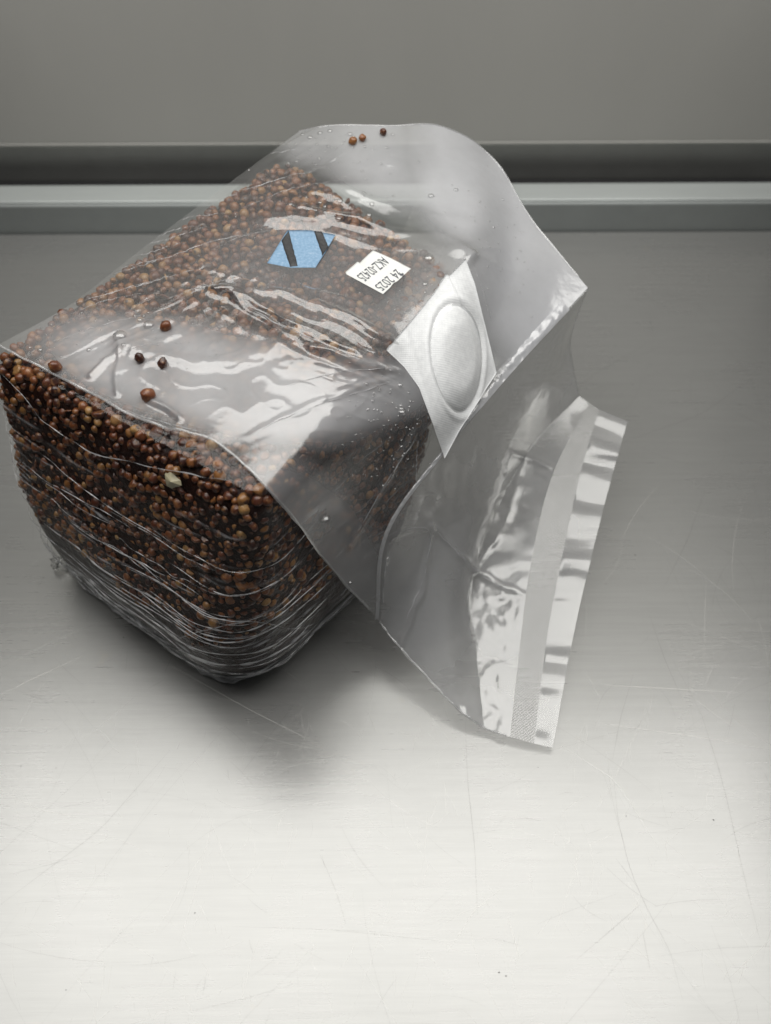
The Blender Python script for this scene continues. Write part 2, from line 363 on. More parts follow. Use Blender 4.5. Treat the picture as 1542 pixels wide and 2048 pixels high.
def block_sides(off, nu, nv):
    P = np.zeros((nu, nv, 3))
    for j in range(nv):
        v = j / (nv - 1)
        C = BOT * (1 - v) + TOP * v
        cen = C.mean(0)
        z = C[:, 2].copy()
        vr = 0.26; ins = 0.0
        if v < vr: ins = 1.5 * (1 - math.sqrt(max(0, 1 - (1 - v / vr) ** 2)))
        vt = 0.93
        if v > vt: ins += 0.55 * (1 - math.sqrt(max(0, 1 - ((v - vt) / (1 - vt)) ** 2)))
        bul = 0.45 * math.sin(math.pi * v)
        R = rounded_ring(C, np.array([2.2 - 1.4 * v, 4.2 - 3.4 * v, 2.2, 2.2 - 0.8 * v]), nu)
        d = R - cen; d[:, 2] = 0; d /= np.linalg.norm(d, axis=1)[:, None]
        lump = 0.30 * noise3(R[:, 0] * .22, R[:, 1] * .22, v * 2.6 + 7)[:, None] * math.sin(math.pi * min(1, v * 1.0)) ** .5
        P[:, j] = R + d * (bul - ins + off) + d * lump
        P[:, j, 2] = R[:, 2] + (0.05 if v < 0.01 else 0)
    return P
def block_top(P_ring, off, nr):
    """rings shrinking from the top edge to the centre, domed."""
    cen = P_ring.mean(0); out = []
    for k_ in range(nr):
        s = k_ / (nr - 1); q = 1 - s * 0.999
        R = cen + (P_ring - cen) * q
        R[:, 2] = P_ring[:, 2] * q + cen[2] * (1 - q) + 0.5 * (1 - q ** 2.2) + 0.30 * (1 - q ** 6) * noise3(R[:, 0] * .33, R[:, 1] * .33, 3.3) + off * min(1, s * 12)
        out.append(R)
    return np.stack(out, 1)
core_s = block_sides(-0.15, 200, 70); core_t = block_top(core_s[:, -1], 0.0, 40); core_t[..., 2] -= 0.24; core_s[:, -6:, 2] -= 0.30 * np.linspace(0.1, 1, 6)[None]
def close_bottom(P): return P
coreP = np.concatenate([core_s, core_t[:, 1:]], 1)
coreV = coreP.reshape(-1, 3); coreF = grid_faces(coreP.shape[0], coreP.shape[1], True)
surf_s = block_sides(-0.02, 300, 100); surf_t = block_top(surf_s[:, -1], 0.0, 60)
surfP = np.concatenate([surf_s, surf_t[:, 1:]], 1); surfN = grid_normals(surfP, True)
BV = BVHTree.FromPolygons([Vector(p) for p in surfP.reshape(-1, 3)], [tuple(int(a) for a in f) for f in grid_faces(surfP.shape[0], surfP.shape[1], True)])
def on_block(px, py, gap):
    o = Vector((0, 0, CAM_H)); d = Vector(ray(px, py)); h = BV.ray_cast(o, d)
    if h[0] is None: return None
    return np.array(h[0]) - np.array(d) * gap

# ------------------------------------------------------------------ kernels
def ico(sub):
    bm = bmesh.new(); bmesh.ops.create_icosphere(bm, subdivisions=sub, radius=1)
    V = np.array([v.co[:] for v in bm.verts]); F_ = np.array([[v.index for v in f.verts] for f in bm.faces]); bm.free(); return V, F_
IV, IF = ico(2)
IVF, IFF = ico(3)
def kernel_shape(seed, V0=None):
    V = (IV if V0 is None else V0).copy(); n = noise3(V[:, 0] * 1.3 + seed * 7.3, V[:, 1] * 1.3, V[:, 2] * 1.3)
    V = V * (1 + 0.17 * n[:, None]); q = np.random.default_rng(seed).uniform(-.20, .10, 3); V *= np.array([1.0, 0.93, 0.97]) + q
    V[:, 2] += 0.10 * np.exp(-((V[:, 0] ** 2 + V[:, 1] ** 2) / 0.05)) * (V[:, 2] > 0)      # small germ tip
    V[:, 0] -= 0.13 * np.exp(-(V[:, 1] ** 2) / 0.02) * (V[:, 0] > 0)
    if seed % 4 == 3: V[:, 1] = np.minimum(V[:, 1], 0.25 + 0.1 * noise3(V[:, 0] * 3, V[:, 2] * 3, seed))   # a split one                          # crease
    return V
SHAPES = [kernel_shape(i) for i in range(8)]
def rand_rot(): 
    q = RNG.normal(size=4); q /= np.linalg.norm(q); w, x, y, z = q
    return np.array([[1-2*(y*y+z*z), 2*(x*y-z*w), 2*(x*z+y*w)], [2*(x*y+z*w), 1-2*(x*x+z*z), 2*(y*z-x*w)], [2*(x*z-y*w), 2*(y*z+x*w), 1-2*(x*x+y*y)]])
# candidate points on the surface, area weighted, thinned by a hashed dart throw
a_ = np.linalg.norm(np.cross(np.roll(surfP, -1, 0)[:, :-1] - surfP[:, :-1], surfP[:, 1:] - surfP[:, :-1]), axis=-1).ravel()
def darts(spacing, depth, n, jit):
    idx = RNG.choice(len(a_), size=n, p=a_ / a_.sum()); m = surfP.shape[1] - 1
    i, j = idx // m, idx % m; u, v = RNG.random(n)[:, None], RNG.random(n)[:, None]
    P = (surfP[i, j] * (1 - u) + surfP[(i + 1) % surfP.shape[0], j] * u) * (1 - v) + (surfP[i, j + 1] * (1 - u) + surfP[(i + 1) % surfP.shape[0], j + 1] * u) * v
    Nn = surfN[i, j]; P = P - Nn * (depth + jit * RNG.random((n, 1)))
    vis = (Nn * (np.array([0, 0, CAM_H]) - P)).sum(1) > -3.0 * np.linalg.norm(P - np.array([0, 0, CAM_H]), axis=1) * 0.1
    cell = {}; keep = []
    for q in range(n):
        if not vis[q]: continue
        c = tuple(np.floor(P[q] / spacing).astype(int)); ok = True
        for dx in (-1, 0, 1):
            for dy in (-1, 0, 1):
                for dz in (-1, 0, 1):
                    for r in cell.get((c[0] + dx, c[1] + dy, c[2] + dz), ()):
                        if ((P[r] - P[q]) ** 2).sum() < spacing * spacing: ok = False; break
                    if not ok: break
                if not ok: break
            if not ok: break
        if ok: cell.setdefault(c, []).append(q); keep.append(q)
    return P[keep], Nn[keep]
P1k, N1k = darts(0.298, 0.15, 80000, 0.13)
P2k, N2k = darts(0.36, 0.42, 18000, 0.10)
KP = np.vstack([P1k, P2k]); KN = np.vstack([N1k, N2k]); layer = np.r_[np.zeros(len(P1k)), np.ones(len(P2k))]
# lowest slack fold left without grain; the dark mash stands in for shade
ok = KP[:, 2] > 3.3 + 1.8 * (noise3(KP[:, 0] * .4, KP[:, 1] * .4, 3.1) + .5)
KP, KN, layer = KP[ok], KN[ok], layer[ok]
kpx = px_of(KP); dist = np.linalg.norm(KP - np.array([0, 0, CAM_H]), axis=1)
facing = (KN * (np.array([0, 0, CAM_H]) - KP)).sum(1) / dist
inview = (layer == 0) & (facing > 0.15) & (kpx[:, 0] > 5) & (kpx[:, 0] < 700) & (kpx[:, 1] > 740) & (kpx[:, 1] < 1230)
# keep the ones not covered by the milky sheet: below its near edge
edge_x = np.array([0, 130, 300, 430, 560, 655, 755]); edge_y = np.array([692, 752, 845, 882, 1003, 1125, 1240])
clear = inview & (kpx[:, 1] > np.interp(kpx[:, 0], edge_x, edge_y) + 12)
cand = np.where(clear)[0]; cand = cand[np.argsort(dist[cand])][:300]
sel = np.zeros(len(KP), bool); sel[cand] = True
variants = []
for i, V in enumerate(SHAPES):
    me = mesh('grain_kernel', kernel_shape(i, IVF) * 0.215, IFF, True, {'lco': kernel_shape(i, IVF)}); me.materials.append(M_KERN1); variants.append(me)
for q in np.where(sel)[0]:
    o = bpy.data.objects.new('grain_kernel', variants[int(RNG.integers(8))]); COL.objects.link(o)
    s = float(RNG.uniform(0.66, 1.24)); Rm = rand_rot()
    o.matrix_world = Matrix.Translation(Vector(KP[q] * CM)) @ Matrix(Rm.tolist()).to_4x4() @ Matrix.Scale(s, 4)
    tag(o, 'round brown grain kernel pressed against the wrinkled near side of the bag', 'grain', 'grain kernels packed against the near side of the bag')
rest = np.where(~sel)[0]
VV, FF, LL, RR = [], [], [], []; base = 0
for q in rest:
    V = SHAPES[int(RNG.integers(8))]; R = rand_rot(); s = 0.215 * RNG.uniform(0.66, 1.24)
    if RNG.random() < .07: V = V * np.array([1.15, .9, .28])          # husk and broken bits
    VV.append(V @ R.T * s + KP[q]); FF.append(IF + base); LL.append(V); RR.append(np.full(len(V), RNG.random())); base += len(V)
nk = sum(len(f) for f in FF)
gm = mesh('packed_grain', np.vstack(VV), np.vstack(FF), True, {'lco': np.vstack(LL), 'rnd': np.concatenate(RR)})
tag(link('packed_grain', gm, M_KERN), 'dense mass of small brown grain filling the clear bag', 'grain', kind='stuff')
tag(link('wet_mash', mesh('wet_mash', coreV, coreF), M_CORE), 'dark wet mash between the grain kernels inside the bag', 'mash', kind='stuff')

# ------------------------------------------------------------------ the bag
bag = bpy.data.objects.new('grain_bag', None); COL.objects.link(bag)
bag.empty_display_size = 0.05
bag_origin = (BOT.mean(0)) * CM; bag.location = bag_origin
tag(bag, 'clear plastic bag of brown grain on steel, its sealed neck folded over', 'bag')
def part(name, me, mat, parent=None, **kw):
    o = link(name, me, mat, parent or bag, **kw)
    if parent is None: o.matrix_parent_inverse = Matrix.Translation(-Vector(bag_origin))
    return o
# tight skin over the sides and the top of the block
skin_s = block_sides(0.07, NU, NV)
skN = grid_normals(skin_s, True)
u_len = np.linspace(0, 1, NU, endpoint=False)[:, None]; v_ = np.linspace(0, 1, NV)[None, :]
X, Y, Z = skin_s[..., 0], skin_s[..., 1], skin_s[..., 2]
arc = u_len * 52.0
ca, sa = 2 * np.pi * u_len, 0
cx_, sx_ = np.cos(ca) * 8.3, np.sin(ca) * 8.3
warp = 0.55 * noise3(cx_ * .35, sx_ * .35, v_ * 3 + 5) + 0.18 * noise3(cx_ * 1.2, sx_ * 1.2, v_ * 8)
vv = v_ * 9.5 + warp * 1.3
n1 = noise3(cx_ * .22, sx_ * .22, vv * 1.15); n2 = noise3(cx_ * .38 + 9, sx_ * .38, vv * 2.6 + 3); n3 = noise3(cx_ * .9 + 4, sx_ * .9, vv * 5.5)
amp = 0.30 + 0.5 * sstep(0.70, 0.15, v_)
patchy = 0.35 + 0.65 * sstep(-0.25, 0.35, noise3(cx_ * .3 + 20, sx_ * .3, v_ * 4))
disp = amp * patchy * (0.07 * ridge(n1, 5) + 0.035 * ridge(n2, 4) + 0.012 * ridge(n3, 3)) - 0.05
disp = disp * sstep(0, 0.06, v_)
disp += 0.05 * sstep(0.30, 0.05, v_) * noise3(cx_ * .25, sx_ * .25, vv * .8 + 40)
white = np.zeros((NU, NV))  # haze painted along ridges in place of bright reflected lines
arcw = np.where(u_len > 0.5, u_len - 1, u_len)
for q in range(34):
    vc = 0.03 + 0.80 * (q / 33) ** 1.25 + RNG.normal() * .012
    path = vc + 0.045 * noise3(cx_ * .20 + q * 3.1, sx_ * .20, q * 1.7) + 0.016 * noise3(cx_ * .5 + q * 1.3, sx_ * .5, q * 3.9) + 0.006 * noise3(cx_ * 1.1 + q * 2.1, sx_ * 1.1, q * 2.7)
    on = sstep(-0.10, 0.45, noise3(cx_ * .38 + q * 5.3, sx_ * .38, q * 4.1)) * (1.10 - .6 * vc)
    w = (0.0070 + .0045 * abs(RNG.normal())) * (0.7 + .6 * noise3(cx_ * .6, sx_ * .6, q * 8.8))
    dv = (v_ - path) / np.maximum(w, .0022)
    white = np.maximum(white, .95 * on * np.exp(-((v_ - path) / (.0022 + .0016 * (q % 3 == 0))) ** 2) * (0.5 + 1.0 * noise3(cx_ * 1.4, sx_ * 1.4, q * 6.1 + v_ * 30)))
    disp = disp + 0.11 * on * np.where(dv > 0, np.exp(-np.abs(dv) * 2.2), np.exp(-np.abs(dv) * .45))
skin_s = skin_s + skN * disp[..., None]
skin_s[..., 2] = np.maximum(skin_s[..., 2], 0.03)
skin_t = block_top(skin_s[:, -1], 0.12, 110)
tp = px_of(skin_t)
fl = noise3((tp[..., 0] * .8 + tp[..., 1]) * 0.030, (tp[..., 0] * .55 - tp[..., 1] * .8) * 0.006, 2.2)
skin_t[..., 2] += np.linspace(0, 1, 110)[None, :] ** 0.2 * 0.06 * ridge(fl, 2)
skinP = np.concatenate([skin_s, skin_t[:, 1:]], 1)
hz = np.full(skinP.shape[:2], 0.0); hz[:, :NV] += np.clip(white, 0, .8); hz[:, NV:] = 0.02
hz += 0.015 * np.clip(noise3(skinP[..., 0] * .5, skinP[..., 1] * .5, skinP[..., 2] * .9), 0, 1)
part('side_film', mesh('side_film', skinP.reshape(-1, 3), grid_faces(skinP.shape[0], skinP.shape[1], True), True, {'haze': hz.ravel()}), M_FILM_TIGHT)

# the crumpled tip of the bag's folded bottom, sticking out at the left
tv, tf = IVF * np.array([.42, .30, .34]), IFF
tv = tv * (1 + .9 * noise3(tv[:, 0] * 6, tv[:, 1] * 6, tv[:, 2] * 6)[:, None]) + at(122, 1128, .3); tv[:, 2] = np.maximum(tv[:, 2], .03)
part('bag_corner', mesh('bag_corner', tv, tf, False, {'haze': np.full(len(tv), .08)}), M_FILM)
# control grids, refined with Catmull-Rom
def cr1(C, n):
    k_ = len(C); t = np.linspace(0, k_ - 1, n); i = np.minimum(t.astype(int), k_ - 2); f = (t - i)[:, None, None]
    E = np.concatenate([2 * C[:1] - C[1:2], C, 2 * C[-1:] - C[-2:-1]], 0)
    p0, p1, p2, p3 = E[i], E[i + 1], E[i + 2], E[i + 3]
    return 0.5 * (2 * p1 + (p2 - p0) * f + (2 * p0 - 5 * p1 + 4 * p2 - p3) * f ** 2 + (3 * p1 - p0 - 3 * p2 + p3) * f ** 3)
def refine(C, n, m): return np.swapaxes(cr1(np.swapaxes(cr1(C, n), 0, 1), m), 0, 1)
def pts(rows):
    out = []
    for r in rows:
        rr = []
        for x, y, z in r:
            p = None
            if isinstance(z, str):
                p = on_block(x, y, float(z[1:]))
                if p is None: p = at(x, y, HB + 0.9)
            else: p = at(x, y, z)
            rr.append(p)
        out.append(rr)
    return np.array(out)
g = lambda q: 'g%g' % q
CREST = [(757, 1240, 2.4), (776, 1068, 6.8), (897, 895, 9.0), (1022, 742, 10.0), (1176, 575, 10.8)]
P1C = [
 [(-6, 690, 12.9), (140, 608, 13.1), (292, 490, 13.5), (445, 375, 14.1), (598, 262, 14.6)],
 [(118, 752, g(.25)), (250, 640, g(.35)), (400, 520, g(.35)), (540, 385, g(.3)), (668, 250, 15.1)],
 [(288, 840, g(.5)), (405, 715, g(.5)), (530, 580, g(.5)), (660, 430, g(.5)), (780, 251, 15.1)],
 [(432, 884, g(.6)), (585, 775, g(.5)), (690, 650, g(.8)), (800, 470, g(.6)), (885, 252, 14.6)],
 [(560, 1003, g(.6)), (690, 862, g(.85)), (806, 740, g(.85)), (925, 530, g(.6)), (985, 315, 13.2)],
 [(655, 1126, g(.7)), (745, 985, g(1.5)), (862, 835, 10.7), (985, 660, 11.4), (1072, 450, 12.1)],
 CREST,
]
C1 = pts(P1C)
N1, M1 = 330, 300
top = refine(C1, N1, M1)
tn = grid_normals(top)
if tn[..., 2].mean() < 0: tn = -tn
Q = px_of(top); qx, qy = Q[..., 0], Q[..., 1]
def seg_dist(px, py, line):
    d = np.full(px.shape, 1e9)
    for (x0, y0), (x1, y1) in zip(line[:-1], line[1:]):
        L = (x1 - x0) ** 2 + (y1 - y0) ** 2; t = np.clip(((px - x0) * (x1 - x0) + (py - y0) * (y1 - y0)) / L, 0, 1)
        d = np.minimum(d, np.hypot(px - x0 - t * (x1 - x0), py - y0 - t * (y1 - y0)))
    return d
def blob(px, py, cx, cy, rx, ry, deg=0, soft=0.35):
    a = math.radians(deg); dx, dy = px - cx, py - cy
    u = (dx * math.cos(a) + dy * math.sin(a)) / rx; v = (-dx * math.sin(a) + dy * math.cos(a)) / ry
    return sstep(1 + soft, 1 - soft, np.hypot(u, v))
LABEL_KEEP = 1 - np.maximum(np.maximum(blob(qx, qy, 604, 498, 80, 46, 0, .3), blob(qx, qy, 756, 545, 76, 52, 0, .3)), blob(qx, qy, 890, 715, 92, 215, -6, .25))
d1 = np.zeros(qx.shape)
# crumpled band running along the bag towards the filter patch
m = blob(qx, qy, 640, 650, 240, 85, 24, .5)
al, ac = (qx * .92 + qy * .39), (-qx * .39 + qy * .92)
wv = 18 * noise3(al * .006, ac * .012, 1.7)
d1 += m * (0.20 * ridge(noise3(al * .0045, (ac + wv) * .022, 7), 1.5) + 0.035 * ridge(noise3(al * .011, (ac + wv) * .055, 2), 2))
# second crumple on the far shoulder
m = blob(qx, qy, 750, 455, 230, 60, 14, .5)
al, ac = (qx * .97 + qy * .24), (-qx * .24 + qy * .97); wv = 16 * noise3(al * .007, ac * .012, 8.7)
d1 += m * (0.20 * ridge(noise3(al * .005, (ac + wv) * .020, 17), 1.5) + 0.03 * ridge(noise3(al * .013, (ac + wv) * .05, 12), 2))
# flow lines on the left where the film clings
m = blob(qx, qy, 400, 500, 330, 120, -38, .4)
al, ac = (qx * .85 - qy * .42), (qx * .42 + qy * .85); wv = 22 * noise3(al * .004, ac * .008, 5.7)
d1 += m * (0.045 * ridge(noise3(al * .004, (ac + wv) * .034, 27), 3) + 0.03 * ridge(noise3(al * .008, (ac + wv) * .065, 22), 2))
# soft dents in the milky sheet
m = blob(qx, qy, 470, 740, 300, 95, 12, .4)
d1 += m * (0.07 * noise3(qx * .008, qy * .013, 33) + 0.035 * ridge(noise3(qx * .016, qy * .022, 37), 3))
for line, w, hgt in (([(430,580),(560,590),(700,640),(800,690)], 9, .13), ([(440,570),(600,660),(760,738)], 8, .15), ([(470,600),(620,700),(740,742)], 7, .11),
                     ([(540,440),(700,440),(840,480),(935,515)], 12, .16), ([(180,750),(240,700)], 6, .10), ([(240,705),(232,785)], 6, .10), ([(300,800),(360,835)], 7, .12), ([(500,870),(640,800),(800,752)], 6, .03),
                     ([(240,690),(420,730),(560,700)], 14, .10), ([(830,745),(900,560),(945,515)], 8, .10), ([(700,1090),(760,980),(832,860)], 7, .12), ([(620,700),(760,742),(830,745)], 8, .12)):
    d1 += hgt * np.exp(-(seg_dist(qx + 6 * noise3(qx * .02, qy * .02, 3), qy + 6 * noise3(qx * .02, qy * .02, 9), line) / w) ** 2)
m = blob(qx, qy, 760, 960, 140, 260, 38, .4)
d1 += m * 0.10 * noise3((qx + qy) * .012, (qx - qy) * .006, 51)
m = blob(qx, qy, 1010, 420, 130, 200, -25, .4)
d1 += m * 0.10 * noise3(qx * .012, qy * .007, 61)
edgef = sstep(0, 0.05, np.linspace(0, 1, N1))[:, None] * sstep(1, 0.95, np.linspace(0, 1, N1))[:, None]
d1 = d1 * LABEL_KEEP * edgef
d1 -= 0.02
smooth_top = top + tn * 0.0
top = top + tn * d1[..., None]
haze = 0.03 + 0 * qx
def hz_max(v, *a, **kw):
    global haze
    haze = np.maximum(haze, v * blob(qx, qy, *a, **kw))
hz_max(.78, 430, 760, 330, 95, 14, soft=.45); hz_max(.76, 640, 800, 220, 80, -8, soft=.4)  # milky patches: part real film haze, part reflection painted into it
hz_max(.24, 690, 570, 290, 110, 14, soft=.5); hz_max(.95, 960, 350, 190, 130, 40, soft=.4); hz_max(.93, 1080, 560, 140, 190, -20, soft=.4)
hz_max(.7, 800, 320, 180, 90, 20, soft=.5); hz_max(.45, 640, 1070, 190, 100, 50, soft=.4); hz_max(.13, 760, 900, 180, 160, 0, soft=.5)
hz_max(.07, 380, 480, 340, 150, -38, soft=.5); hz_max(.55, 640, 285, 80, 50, 0, soft=.5)
haze = np.clip(haze * (1 + 0.35 * noise3(qx * .008, qy * .008, 70)), 0, .9)
top_film = part('top_film', mesh('top_film', top.reshape(-1, 3), grid_faces(N1, M1), True, {'haze': haze.ravel()}), M_FILM)
# the back layer of the bag under its empty far shoulder
bk = cr1(np.swapaxes(cr1(C1[3:, 2:], 60), 0, 1), 60).swapaxes(0, 1).copy()
fa = np.linspace(0, 1, 60); bk -= np.array([0, 0, 1])[None, None] * (1.3 * np.sin(np.pi * np.clip(fa, 0, 1))[:, None, None] * np.sin(np.pi * np.clip(fa * .98, 0, 1))[None, :, None] + .12)
part('back_film', mesh('back_film', bk.reshape(-1, 3), grid_faces(60, 60), True, {'haze': (.6 * sstep(0, .35, fa)[:, None] * sstep(0, .3, fa)[None, :]).ravel()}), M_FILM)
TBV = BVHTree.FromPolygons([Vector(p) for p in top.reshape(-1, 3)], [tuple(int(a) for a in f) for f in grid_faces(N1, M1)])
def on_top(px, py, lift=0.0):
    o = Vector((0, 0, CAM_H)); d = Vector(ray(px, py)); h = TBV.ray_cast(o, d)
    if h[0] is None: return None
    n = h[1] if h[1].dot(-d) > 0 else -h[1]
    return np.array(h[0] + n * lift)

# folded hems: creased edges of the film, a rounded double thickness
def hem(name, line, r, hzv, mat, parent=None, flat=0.45, jitter=0.0, taper=False):
    L = cr1(np.array(line)[:, None, :], 120)[:, 0]
    if jitter:
        L = L + jitter * np.stack([noise3(np.arange(120) * .21, i * 9.1, 4.4) for i in range(3)], 1)
    V = []; T = np.gradient(L, axis=0); T /= np.linalg.norm(T, axis=1)[:, None]
    up = np.array([0, -0.5, 0.85])
    for i in range(120):
        s = np.cross(T[i], up); s /= np.linalg.norm(s); u2 = np.cross(s, T[i])
        rr = r * (1 + 0.35 * float(noise3(i * .17, 2.2, r * 90)))
        if taper: rr *= math.sin(math.pi * (i + .5) / 120) ** .6 * min(1.7, max(.12, .85 + 1.5 * float(noise3(i * .11, 8.1, L[0][0] * 3)) + .7 * float(noise3(i * .37, 3.1, L[0][0] * 5))))
        for a in np.linspace(0, 2 * np.pi, 8, endpoint=False): V.append(L[i] + s * math.cos(a) * rr + u2 * math.sin(a) * rr * flat)
    Fq = []
    for i in range(119):
        for j in range(8): Fq.append((i * 8 + j, i * 8 + (j + 1) % 8, (i + 1) * 8 + (j + 1) % 8, (i + 1) * 8 + j))
    return part(name, mesh(name, V, Fq, True, {'haze': np.full(len(V), hzv)}), mat, parent)
hem('near_hem', top[:, 0][::11], 0.055, 0.28, M_FILM, jitter=0.05)
hem('far_hem', top[:, -1][::11], 0.05, 0.25, M_FILM)

# neck: from the crest of the fold down to the seal
P2C = [
 CREST,
 [(800, 1295, 1.9), (868, 1085, 4.6), (970, 930, 6.3), (1068, 790, 7.2), (1142, 672, 7.6)],
 [(905, 1408, 1.0), (908, 1215, 2.6), (985, 1010, 3.9), (1060, 850, 4.8), (1146, 735, 5.6)],
 [(968, 1456, .40), (952, 1290, 0.9), (946, 1140, 1.5), (1050, 912, 2.7), (1158, 792, 3.9)],
 [(1020, 1474, .42), (1040, 1290, 1.20), (1062, 1125, 2.05), (1105, 950, 2.95), (1178, 806, 3.7)],
]
N2, M2 = 230, 260
C2 = pts(P2C)
neck = np.concatenate([refine(C2[:4], 165, M2)[:-1], refine(C2[3:], 66, M2)], 0); nn2 = grid_normals(neck)   # a crisp crease in between
if nn2[..., 2].mean() < 0: nn2 = -nn2
Q = px_of(neck); qx, qy = Q[..., 0], Q[..., 1]
d2 = 0.03 * noise3(qx * .006, qy * .006, 80)
for line, w, hgt in (([(770,1075),(862,1050),(845,1180),(800,1290)], 7, .10), ([(862,1050),(945,1138)], 7, .12), ([(765,1080),(760,1235)], 8, .12), ([(1052,915),(1110,940),(1165,965)], 7, .10),
                     ([(948,1140),(1000,1170),(1050,1190)], 8, .10), ([(1050,915),(1010,1050),(948,1140)], 8, .07)):
    d2 += hgt * np.exp(-(seg_dist(qx + 5 * noise3(qx * .03, qy * .03, 3), qy + 5 * noise3(qx * .03, qy * .03, 9), line) / w) ** 2)
d2 += blob(qx, qy, 1040, 1050, 80, 150, 20, .4) * 0.13 * noise3(qx * .016, qy * .034, 90)
d2 += blob(qx, qy, 1000, 1330, 90, 160, 0, .4) * (0.13 * noise3(qx * .020, qy * .013, 95) + .045 * noise3(qx * .05, qy * .04, 96))
d2 += blob(qx, qy, 890, 1000, 70, 110, 25, .4) * 0.05 * noise3(qx * .05, qy * .03, 97)
d2 *= sstep(0, .03, np.linspace(0, 1, N2))[:, None] * (1 - 0.6 * sstep(.93, 1, np.linspace(0, 1, N2)))[:, None]
neck = neck + nn2 * d2[..., None]; neck[..., 2] = np.maximum(neck[..., 2], 0.06)
hz2 = 0.38 + 0 * qx
hz2 = np.maximum(hz2, .30 * blob(qx, qy, 860, 1230, 110, 130, 50, .5)); hz2 = np.maximum(hz2, .20 * blob(qx, qy, 1130, 880, 80, 80, 0, .5))
hz2 = np.clip(hz2 * (1 + .3 * noise3(qx * .01, qy * .01, 71)), 0, .8)
neck_film = part('neck_film', mesh('neck_film', neck.reshape(-1, 3), grid_faces(N2, M2), True, {'haze': hz2.ravel()}), M_NECK)
hem('neck_hem', neck[:, 0][::11], 0.05, 0.3, M_FILM, neck_film, jitter=0.03)
hem('neck_hem', neck[::1, -1][::11], 0.035, 0.2, M_FILM, neck_film)
# crest of the fold: a flattened double strip, whitened by the crease
crest_line = top[-1]
cl = cr1(crest_line[::20][:, None, :], 220)[:, 0]
cp = px_of(cl)
tt = np.linspace(0, 1, 220)
wid = 0.16 + 0.34 * sstep(.60, .72, tt)
Tn = np.gradient(cl, axis=0); Tn /= np.linalg.norm(Tn, axis=1)[:, None]
view = cl - np.array([0, 0, CAM_H]); view /= np.linalg.norm(view, axis=1)[:, None]
side = np.cross(Tn, view); side /= np.linalg.norm(side, axis=1)[:, None]
side *= np.where(side[:, :1] < 0, 1, -1)        # towards the bag
V = []; NW = 9
for i in range(220):
    for j in range(NW):
        f = j / (NW - 1)
        wob = 0.05 * float(noise3(tt[i] * 60, f * 2.0, 5)) + 0.03 * float(noise3(tt[i] * 130, f * 3.0, 8))
        V.append(cl[i] + side[i] * wid[i] * (f - 0.15) - view[i] * (0.08 + wob) + np.array([0, 0, .06 * math.sin(math.pi * f)]))
part('fold_crest', mesh('fold_crest', V, grid_faces(220, NW), True, {'haze': np.full(len(V), .85)}), M_STRIP)

def edge_poly(line, n):
    P = np.array(line, float); L = np.r_[0, np.cumsum(np.hypot(*np.diff(P, axis=0).T))]; t = np.linspace(0, L[-1], n)
    return np.stack([np.interp(t, L, P[:, 0]), np.interp(t, L, P[:, 1])], 1)
# sharp little creases in the film, each a thin tube hazed white
NBV = BVHTree.FromPolygons([Vector(p) for p in neck.reshape(-1, 3)], [tuple(int(a) for a in f) for f in grid_faces(neck.shape[0], neck.shape[1])])
def crease(line, bvh, r, hzv, wob=2.0, lift=0.03):
    out = []; seed = line[0][0] * .37
    L_ = edge_poly(line, 40)
    for _ in range(8): L_[1:-1] = L_[1:-1] * .5 + (L_[:-2] + L_[2:]) * .25
    for i, (x, y) in enumerate(L_):
        x += wob * float(noise3(i * .35, seed, 1.1)); y += wob * float(noise3(i * .35, seed, 5.1))
        d = Vector(ray(x, y)); h = bvh.ray_cast(Vector((0, 0, CAM_H)), d)
        if h[0] is not None: out.append(np.array(h[0]) - np.array(d) * lift)
    if len(out) > 8: hem('crease_glint', np.array(out)[::2], r, hzv, M_STRIP, taper=True)
SKV = BVHTree.FromPolygons([Vector(p) for p in skinP[:, ::2].reshape(-1, 3)], [tuple(int(a) for a in f) for f in grid_faces(skinP.shape[0], skinP[:, ::2].shape[1], True)])
for ln in ([(776,1072),(820,1052),(866,1056),(856,1110),(846,1170),(822,1210),(800,1285)], [(866,1056),(905,1095),(945,1138)], [(780,1090),(768,1160),(764,1230)], [(1052,914),(1100,936),(1165,966)], [(948,1140),(985,1165),(1048,1192)]):
    crease(ln, NBV, .022, .5, 3.0)
for ln in ([(500,872),(560,838),(650,805),(740,778),(800,756)], [(832,748),(852,790),(858,842)], [(836,880),(832,935),(835,985)], [(700,1090),(735,1030),(775,960),(830,880)], [(575,770),(680,742),(790,735)], [(470,600),(560,650),(690,705),(770,742)], [(945,520),(962,570),(985,650)], [(200,800),(290,835),(420,868)]):
    crease(ln, TBV, .018, .45, 2.5)
for ln in ([(4,748),(46,790),(86,850),(122,862),(165,905),(300,935),(420,955),(512,966)], [(300,1300),(400,1262),(500,1240),(600,1262),(660,1230)], [(150,1180),(260,1265),(380,1310)]):
    crease(ln, SKV, .02, .45, 4.0)
